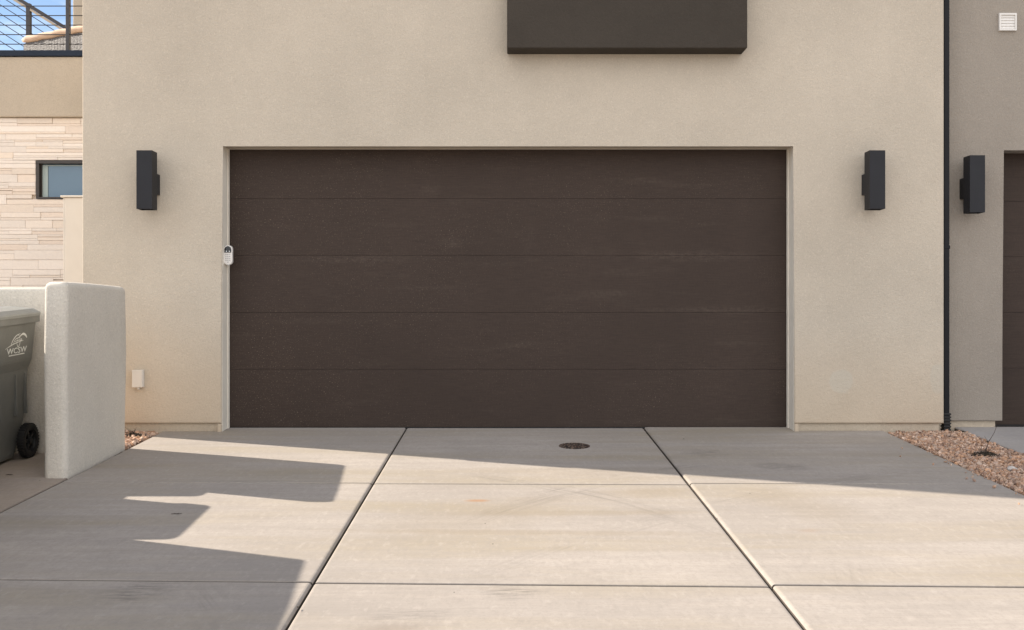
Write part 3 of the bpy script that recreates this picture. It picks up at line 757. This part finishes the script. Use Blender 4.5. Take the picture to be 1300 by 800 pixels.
def leaf(px, py, s, label):
    x, y = on_drive(px, py)
    bm = bmesh.new()
    pr = [(-1, 0, 0.15), (-0.4, 0.45, 0.35), (0.4, 0.4, 0.3), (1, 0, 0.1), (0.4, -0.4, 0.25), (-0.4, -0.42, 0.4)]
    a = [bm.verts.new((p[0]*s, p[1]*s, p[2]*s*0.6+0.003)) for p in pr]; c = bm.verts.new((0, 0, 0.004))
    b = [bm.verts.new((p[0]*s, p[1]*s, p[2]*s*0.6+0.0045)) for p in pr]; d = bm.verts.new((0, 0, 0.0055))
    for i in range(6):
        j = (i+1) % 6
        bm.faces.new((a[j], a[i], c)); bm.faces.new((b[i], b[j], d)); bm.faces.new((a[i], a[j], b[j], b[i]))
    o = done(bm, 'fallen_leaf', 'leaf'); o.location = (x, y, gz(y)+0.006); o.rotation_euler = (0, 0, px*0.37)
    tag(o, label, 'leaf')
leaf(378, 774, 0.010, 'tiny dark leaf in the left joint close to the camera')
leaf(905, 657, 0.010, 'tiny dark leaf in the right joint of the driveway')
leaf(868, 559, 0.010, 'tiny dark leaf on the shaded slab right of the round cover')

def dry_plant(name, x, y, h, n, label, spread=0.5, lean=0.3, tuft=True, tall=None):
    r = tag(empty(name, (x, y, gz(y)-0.012)), label, 'plant')
    bm = bmesh.new()
    rd = random.Random(int(abs(x)*1000))
    for k in range(n):
        a = rd.uniform(0, 6.28); L = h*rd.uniform(0.35, 0.8); s = spread*rd.uniform(0.3, 1)
        p = [(0, 0, 0)]
        for i in range(1, 5):
            f = i/4; p.append((math.cos(a)*s*L*f**1.4+rd.uniform(-1, 1)*0.006, math.sin(a)*s*L*f**1.4, L*f))
        tube(bm, p, [0.0022, 0.002, 0.0017, 0.0013, 0.0008], 5)
        for i in (2, 3):
            q = Vector(p[i]); e = q+Vector((rd.uniform(-1, 1), rd.uniform(-1, 1), rd.uniform(0.3, 1)))*L*0.25
            tube(bm, [q, e], [0.0013, 0.0006], 4)
    if tall:
        tube(bm, [(0, 0, 0), (tall[0]*0.35, 0, tall[1]*0.45), (tall[0]*0.8, 0, tall[1]*0.75), (tall[0], 0, tall[1])], [0.003, 0.0024, 0.0018, 0.001], 6)
        tube(bm, [(0, 0, 0), (-0.02, 0, tall[1]*0.3), (-0.015, 0.01, tall[1]*0.52)], [0.0024, 0.002, 0.001], 5)
        tube(bm, [(tall[0]*0.35, 0, tall[1]*0.45), (tall[0]*0.1, 0.01, tall[1]*0.62)], [0.0015, 0.0008], 5)
    done(bm, 'stem', 'wood', r)
    if tuft:
        bm = bmesh.new()
        for k in range(700):
            a = rd.uniform(0, 6.28); q = 0.095*rd.random()**0.6; z = 0.010+0.036*rd.random()*(1-q/0.11)
            c = Vector((q*math.cos(a)*1.25, q*math.sin(a)*0.8, z))
            d = Vector((rd.uniform(-1, 1), rd.uniform(-1, 1), rd.uniform(-0.2, 0.9))).normalized()*rd.uniform(0.008, 0.02)
            w = d.cross(Vector((rd.uniform(-1, 1), rd.uniform(-1, 1), rd.uniform(-1, 1)))).normalized()*0.004
            v = [bm.verts.new(c-w), bm.verts.new(c+d), bm.verts.new(c+w)]; bm.faces.new(v)
        done(bm, 'foliage', 'leaf', r)
    return r
x, y = on_drive(1249, 578)
dry_plant('dried_plant', x, y, 0.10, 12, 'small dried plant with one tall twig in the gravel strip', 0.9, tall=(0.10, 0.245))
x, y = on_drive(181, 556)
dry_plant('dried_plant', -3.12, -0.42, 0.12, 11, 'thin dry weeds on the gravel under the white cover box', 0.7, tuft=True)
# pale rock and dark clod
def rock(name, x, y, s, mat, label, fl=0.6):
    bm = bmesh.new(); bmesh.ops.create_icosphere(bm, subdivisions=2, radius=s)
    rd = random.Random(5)
    for v in bm.verts:
        v.co *= 1+0.22*math.sin(v.co.x*90+v.co.y*57)*math.cos(v.co.z*80+1); v.co.z *= fl; v.co.y *= 0.8
    o = done(bm, name, mat); o.location = (x, y, gz(y)+0.008); return tag(o, label, 'rock')
x, y = on_drive(1285, 597); rock('rock', x, y, 0.035, 'pale_stone', 'pale grey rock among the pink gravel near the right edge')
x, y = on_drive(1222, 549.5); rock('rock', x, y, 0.028, 'leaf', 'dark clod in the gravel beside the foot of the downspout', 0.4)

# ------------------------------------------------------------------ side gate
sg = tag(empty('side_gate', (-4.0, 1.0, -0.05)), 'tall cream vinyl gate panel behind the corner of the garage', 'gate')
def sgc(o): o.location = (4.0, -1.0, 0.05); return o
gy = 1.0
X_l = (80-645)/F*(D+gy)
sgc(bx('gate_post', 'cream', sg, X_l, X_l+0.018, gy+0.004, gy+0.05, -0.05, 2.13, 0.002, 1))
sgc(bx('gate_panel', 'cream', sg, X_l+0.021, -3.63, gy-0.006, gy+0.04, -0.02, 2.128, 0.003, 1))
sgc(bx('gate_cap', 'cream', sg, X_l-0.018, -3.63, gy-0.022, gy+0.07, 2.131, 2.150, 0.004, 1))

# ------------------------------------------------------------------ stone-clad house at the left
NY = 2.5; T = D+NY
def NXZ(px, py, t=T): return (px-645)/F*t, EYE+(400-py)/F*t
far = tag(empty('stone_house', (-6.0, NY, 0)), 'pale stone clad house with a tan stucco band and roof deck at the left edge', 'house')
def fc(o): o.location = (6.0, -NY, 0); return o
zt = NXZ(0, 72)[1]; zb = NXZ(0, 148.5)[1]
fc(bx('stucco_band', 'stucco_far', far, -14, -3.70, NY, NY+8, zb, zt, 0.012, 2))
fc(bx('deck_parapet_cap', 'cap_metal', far, -14.02, -3.70, NY-0.022, NY+0.20, zt+0.002, NXZ(0, 64.3)[1], 0.004, 1))
wx0, wz1 = NXZ(43.5, 203); wx1, wz0 = wx0+1.22, NXZ(0, 252)[1]
# backing with a hole for the window
bm = bmesh.new()
for (x0, x1, z0, z1) in ((-13.95, wx0, -0.1, zb-0.002), (wx1, -3.72, -0.1, zb-0.002), (wx0, wx1, wz1, zb-0.002), (wx0, wx1, -0.1, wz0)):
    box(bm, x0, x1, NY+0.075, NY+7.9, z0, z1)
fc(done(bm, 'wall_core', 'mortar', far))
# veneer courses
cols = []; bm = bmesh.new(); lay = bm.verts.layers.float_color.new('tint')
rd = random.Random(3)
z = -0.05
VP = [(0.80, 0.72, 0.64), (0.78, 0.69, 0.60), (0.82, 0.75, 0.68), (0.79, 0.69, 0.59), (0.83, 0.76, 0.69), (0.80, 0.73, 0.66), (0.77, 0.67, 0.58)]
while z < zb-0.01:
    H = rd.choice((0.07, 0.09, 0.11)); H = min(H, zb-0.004-z)
    if H < 0.02: break
    x = -9.0+rd.uniform(0, 0.3)
    while x < -3.74:
        L = rd.uniform(0.35, 0.95); x2 = min(x+L, -3.74)
        # each unit is split into one to three thin stones
        k = rd.choice((1, 2, 2, 3)); cuts = [0]+sorted(rd.uniform(0.25, 0.75) for _ in range(k-1))+[1]
        for c0, c1 in zip(cuts, cuts[1:]):
            za, zc = z+H*c0, z+H*c1
            if zc-za < 0.015: continue
            xs = [x, x2] if rd.random() < 0.5 else [x, x+(x2-x)*rd.uniform(0.3, 0.7), x2]
            for xa, xb in zip(xs, xs[1:]):
                if xb > wx0-0.004 and xa < wx1+0.004 and zc > wz0-0.004 and za < wz1+0.004:
                    # trim against the window
                    if za >= wz1-0.03: za = wz1+0.004
                    elif zc <= wz0+0.03: zc = wz0-0.004
                    elif xa < wx0-0.05: xb = wx0-0.004
                    elif xb > wx1+0.05: xa = wx1+0.004
                    else: continue
                n0 = len(bm.verts)
                y0 = NY+0.045-rd.uniform(0, 0.008)
                t = bmesh.new(); box(t, xa+0.0008, xb-0.0008, y0, NY+0.08, za+0.0008, zc-0.0008, 0.003, 1)
                me = bpy.data.meshes.new('t'); t.to_mesh(me); t.free(); bm.from_mesh(me); bpy.data.meshes.remove(me)
                bm.verts.ensure_lookup_table(); c = rd.choice(VP); q = rd.uniform(0.93, 1.05)
                for v in bm.verts[n0:]: v[lay] = (c[0]*q*0.94, c[1]*q*0.95, c[2]*q*0.96, 1)
        x = x2
    z += H
fc(done(bm, 'stone_veneer', 'veneer', far))
# window
win = empty('window'); win.parent = far; win.location = (6.0, -NY, 0)
bm = bmesh.new(); fw = 0.036
for (x0, x1, z0, z1) in ((wx0, wx1, wz1-fw, wz1), (wx0, wx1, wz0, wz0+fw*0.6), (wx0, wx0+fw, wz0+fw*0.6, wz1-fw), (wx1-fw, wx1, wz0+fw*0.6, wz1-fw)):
    box(bm, x0+0.001, x1-0.001, NY+0.035, NY+0.15, z0+0.001, z1-0.001)
box(bm, wx0+fw+0.0, wx0+fw+0.012, NY+0.08, NY+0.149, wz0+fw*0.6, wz1-fw)
done(bm, 'frame', 'frame', win)
bx('pane', 'glass', win, wx0+fw+0.013, wx1-fw-0.002, NY+0.10, NY+0.106, wz0+fw*0.6+0.001, wz1-fw-0.001)
bx('blind', 'blind', win, wx0+fw+0.013, wx0+fw+0.075, NY+0.092, NY+0.098, wz0+fw*0.6+0.003, wz1-fw-0.008)
bx('blind', 'blind', win, wx0+fw+0.076, wx1-fw-0.002, NY+0.092, NY+0.098, wz1-fw-0.020, wz1-fw-0.010)
# deck railing
rl = empty('deck_railing'); rl.parent = far; rl.location = (6.0, -NY, 0)
zc0 = NXZ(0, 64.3)[1]
for px in (84.0, 84.0-345, 84.0-690):
    X = (px-645)/F*T; bx('rail_post', 'rail', rl, X-0.0215, X+0.0215, NY+0.03, NY+0.075, zc0-0.02, zc0+1.02, 0.003, 1)
for k in range(9):
    zz = EYE+(400-(54.6-12.15*k))/F*T
    bm = bmesh.new(); tube(bm, [(-13.9, NY+0.05, zz), (-3.72, NY+0.05, zz)], 0.0055, 8); done(bm, 'cable', 'cable', rl)
bx('top_rail', 'rail', rl, -13.9, -3.72, NY+0.02, NY+0.085, zc0+1.02, zc0+1.06, 0.004, 1)
# stair railing further back
t2 = 13.2; YS = t2-D
sr = empty('stair_railing'); sr.parent = far; sr.location = (6.0, -NY, 0)
def P2(px, py, t=t2):
    a, b = NXZ(px, py, t); return (a, t-D, b)
def beam(bm, p, q, h, d):
    p, q = Vector(p), Vector(q); u = (q-p).normalized(); w = Vector((0, 1, 0)); n = u.cross(w).normalized()
    c = [[bm.verts.new(o+n*sn*h/2+w*sw*d/2) for sn, sw in ((-1, -1), (1, -1), (1, 1), (-1, 1))] for o in (p, q)]
    for k in range(4): bm.faces.new((c[0][k], c[0][(k+1) % 4], c[1][(k+1) % 4], c[1][k]))
    bm.faces.new(c[0]); bm.faces.new(c[1][::-1])
bm = bmesh.new(); beam(bm, P2(-60, -52.5), P2(88, 38.5), 0.045, 0.07); done(bm, 'handrail', 'rail', sr)
bm = bmesh.new(); beam(bm, P2(-60, -48.5), P2(86, 41.8), 0.030, 0.055); done(bm, 'rail_underside_light', 'stucco_far', sr)  # tan strip painting the light on the handrail's underside
X0, X1 = P2(34, 0)[0], P2(39.3, 0)[0]
bx('stair_post', 'rail', sr, X0, X1, YS-0.03, YS+0.03, 3.9, P2(0, 5)[2], 0.003, 1)
for x0, y0, x1, y1 in ((8, 0, 70, 39.5), (0, 6, 57.5, 42), (0, 17.3, 30, 47.5), (0, 28, 29, 57), (0, 40, 29, 59.5), (0, 52, 21, 64)):
    sl = 0.635
    yA = y0-(x0+60)*sl
    bm = bmesh.new(); tube(bm, [P2(-60, yA), P2(96, yA+156*sl)], 0.0052, 8); done(bm, 'cable', 'cable', sr)
# deck floor and chimney-like column
a0, b0 = NXZ(92.3, 0, 14.0)
fc(bx('column', 'stucco_far', far, a0, a0+0.9, 14.0-D, 14.9-D, 3.2, 7.2, 0.01, 1))
# wicker sofa on the deck
sf = tag(empty('wicker_sofa', (-6.2, 3.9, 3.9)), 'grey wicker sofa with a peach bolster cushion on the roof deck', 'sofa')
def sfc(o): o.location = (6.2, -3.9, -3.9); return o
A = Vector(P2(28.5, 0, 12.6)); A.z = 0; B = Vector(P2(118, 0, 12.0)); B.z = 0
u = (B-A).normalized(); w = Vector((-u.y, u.x, 0)); L_ = (B-A).length
bm = bmesh.new()
h0, h1 = 3.9, 4.505
pts = [A+w*0.0, B, B+w*0.75, A+w*0.75]
lo = [bm.verts.new((p.x, p.y, h0)) for p in pts]; hi = [bm.verts.new((p.x, p.y, h1)) for p in pts]
bm.faces.new(lo[::-1]); bm.faces.new(hi)
for k in range(4): bm.faces.new((lo[k], lo[(k+1) % 4], hi[(k+1) % 4], hi[k]))
bmesh.ops.bevel(bm, geom=bm.edges[:], offset=0.02, segments=2, affect='EDGES')
sfc(done(bm, 'wicker_base', 'wicker', sf))
bm = bmesh.new()
n = 14; ps = []; rs = []
for k in range(n+1):
    f = k/n; ps.append(A+u*(L_*f-0.02)+w*0.03+Vector((0, 0, 4.550+0.006*math.sin(k*1.9)))); rs.append(0.047*(0.55 if k in (0, n) else 1)*(1+0.06*math.sin(k*2.7)))
tube(bm, ps, rs, 14)
sfc(done(bm, 'bolster', 'cushion', sf, True))
bm = bmesh.new()
q = [A+w*0.10, B+w*0.10, B+w*0.70, A+w*0.70]
lo = [bm.verts.new((p.x, p.y, h1+0.003)) for p in q]; hi = [bm.verts.new((p.x, p.y, h1+0.075)) for p in q]
bm.faces.new(lo[::-1]); bm.faces.new(hi)
for k in range(4): bm.faces.new((lo[k], lo[(k+1) % 4], hi[(k+1) % 4], hi[k]))
bmesh.ops.bevel(bm, geom=bm.edges[:], offset=0.02, segments=3, affect='EDGES')
sfc(done(bm, 'seat_cushion', 'cushion', sf, True))

# ------------------------------------------------------------------ light
sun_dir = Vector((-1, 0.346, 0.700)).normalized()          # toward the sun
elev = math.asin(sun_dir.z); az = math.atan2(sun_dir.x, sun_dir.y)     # clockwise from +y
L = bpy.data.lights.new('sun', 'SUN'); L.energy = 4.6; L.angle = R(0.53); L.color = (1.0, 0.90, 0.77)
so = bpy.data.objects.new('sun', L); C.objects.link(so); so.rotation_euler = (-sun_dir).to_track_quat('-Z', 'Y').to_euler(); so.location = sun_dir*30
W = bpy.data.worlds.new('World'); S.world = W; W.use_nodes = True
nt = W.node_tree; nt.nodes.clear()
out = nt.nodes.new('ShaderNodeOutputWorld'); bg = nt.nodes.new('ShaderNodeBackground'); sky = nt.nodes.new('ShaderNodeTexSky')
sky.sky_type = 'NISHITA'; sky.sun_disc = False; sky.sun_elevation = elev; sky.sun_rotation = az % (2*math.pi)
sky.altitude = 800; sky.air_density = 1.0; sky.dust_density = 0.5; sky.ozone_density = 1.5
bg.inputs['Strength'].default_value = 0.08
# clouds: scattered small ones ahead over the roofs, an unseen bright bank added behind the camera to fill the shaded front
def wn(k, **i):
    o = nt.nodes.new(k)
    for a, v in i.items(): setattr(o, a, v)
    return o
CL_FRONT = 0.30; CLOUD = (11.6, 11.4, 11.4, 1)
tc = wn('ShaderNodeTexCoord'); mp = wn('ShaderNodeMapping'); mp.inputs['Scale'].default_value = (1, 1, 2.6); mp.inputs['Location'].default_value = (0.35, 0.1, 0.0)
nz = wn('ShaderNodeTexNoise'); nz.inputs['Scale'].default_value = 9.0; nz.inputs['Detail'].default_value = 8; nz.inputs['Roughness'].default_value = 0.55
nt.links.new(tc.outputs['Generated'], mp.inputs['Vector']); nt.links.new(mp.outputs[0], nz.inputs['Vector'])
def wr(src, a, b, c, d):
    m = wn('ShaderNodeMapRange'); m.inputs[1].default_value = a; m.inputs[2].default_value = b; m.inputs[3].default_value = c; m.inputs[4].default_value = d
    nt.links.new(src, m.inputs[0]); return m.outputs[0]
def wm(op, a, b):
    m = wn('ShaderNodeMath', operation=op)
    for i, v in enumerate((a, b)):
        if isinstance(v, bpy.types.NodeSocket): nt.links.new(v, m.inputs[i])
        else: m.inputs[i].default_value = v
    return m.outputs[0]
sx = wn('ShaderNodeSeparateXYZ'); nt.links.new(tc.outputs['Generated'], sx.inputs[0])
front = wr(nz.outputs['Fac'], 0.47, 0.66, 0.0, CL_FRONT)
rear_fill = wm('MULTIPLY', wr(sx.outputs[1], 0.10, -0.45, 0.0, 1.0), wr(nz.outputs['Fac'], 0.30, 0.55, 0.25, 1.0))
cov = wm('MAXIMUM', front, rear_fill)
mx = wn('ShaderNodeMix', data_type='RGBA'); mx.inputs[7].default_value = CLOUD
nt.links.new(cov, mx.inputs[0]); nt.links.new(sky.outputs[0], mx.inputs[6]); nt.links.new(mx.outputs[2], bg.inputs['Color']); nt.links.new(bg.outputs[0], out.inputs['Surface'])

# ------------------------------------------------------------------ camera and picture
cam = bpy.data.cameras.new('camera'); cam.sensor_width = 36; cam.lens = 36*F/1300; cam.shift_x = 5/1300; cam.clip_end = 2000; cam.clip_start = 0.05
co = bpy.data.objects.new('camera', cam); C.objects.link(co); co.location = (0, -D, EYE); co.rotation_euler = (R(90), 0, 0)
S.camera = co
S.render.engine = 'CYCLES'
S.cycles.use_denoising = True
S.cycles.max_bounces = 10; S.cycles.diffuse_bounces = 6
S.view_settings.view_transform = 'Standard'; S.view_settings.look = 'None'; S.view_settings.gamma = 1
S.view_settings.exposure = 1.0
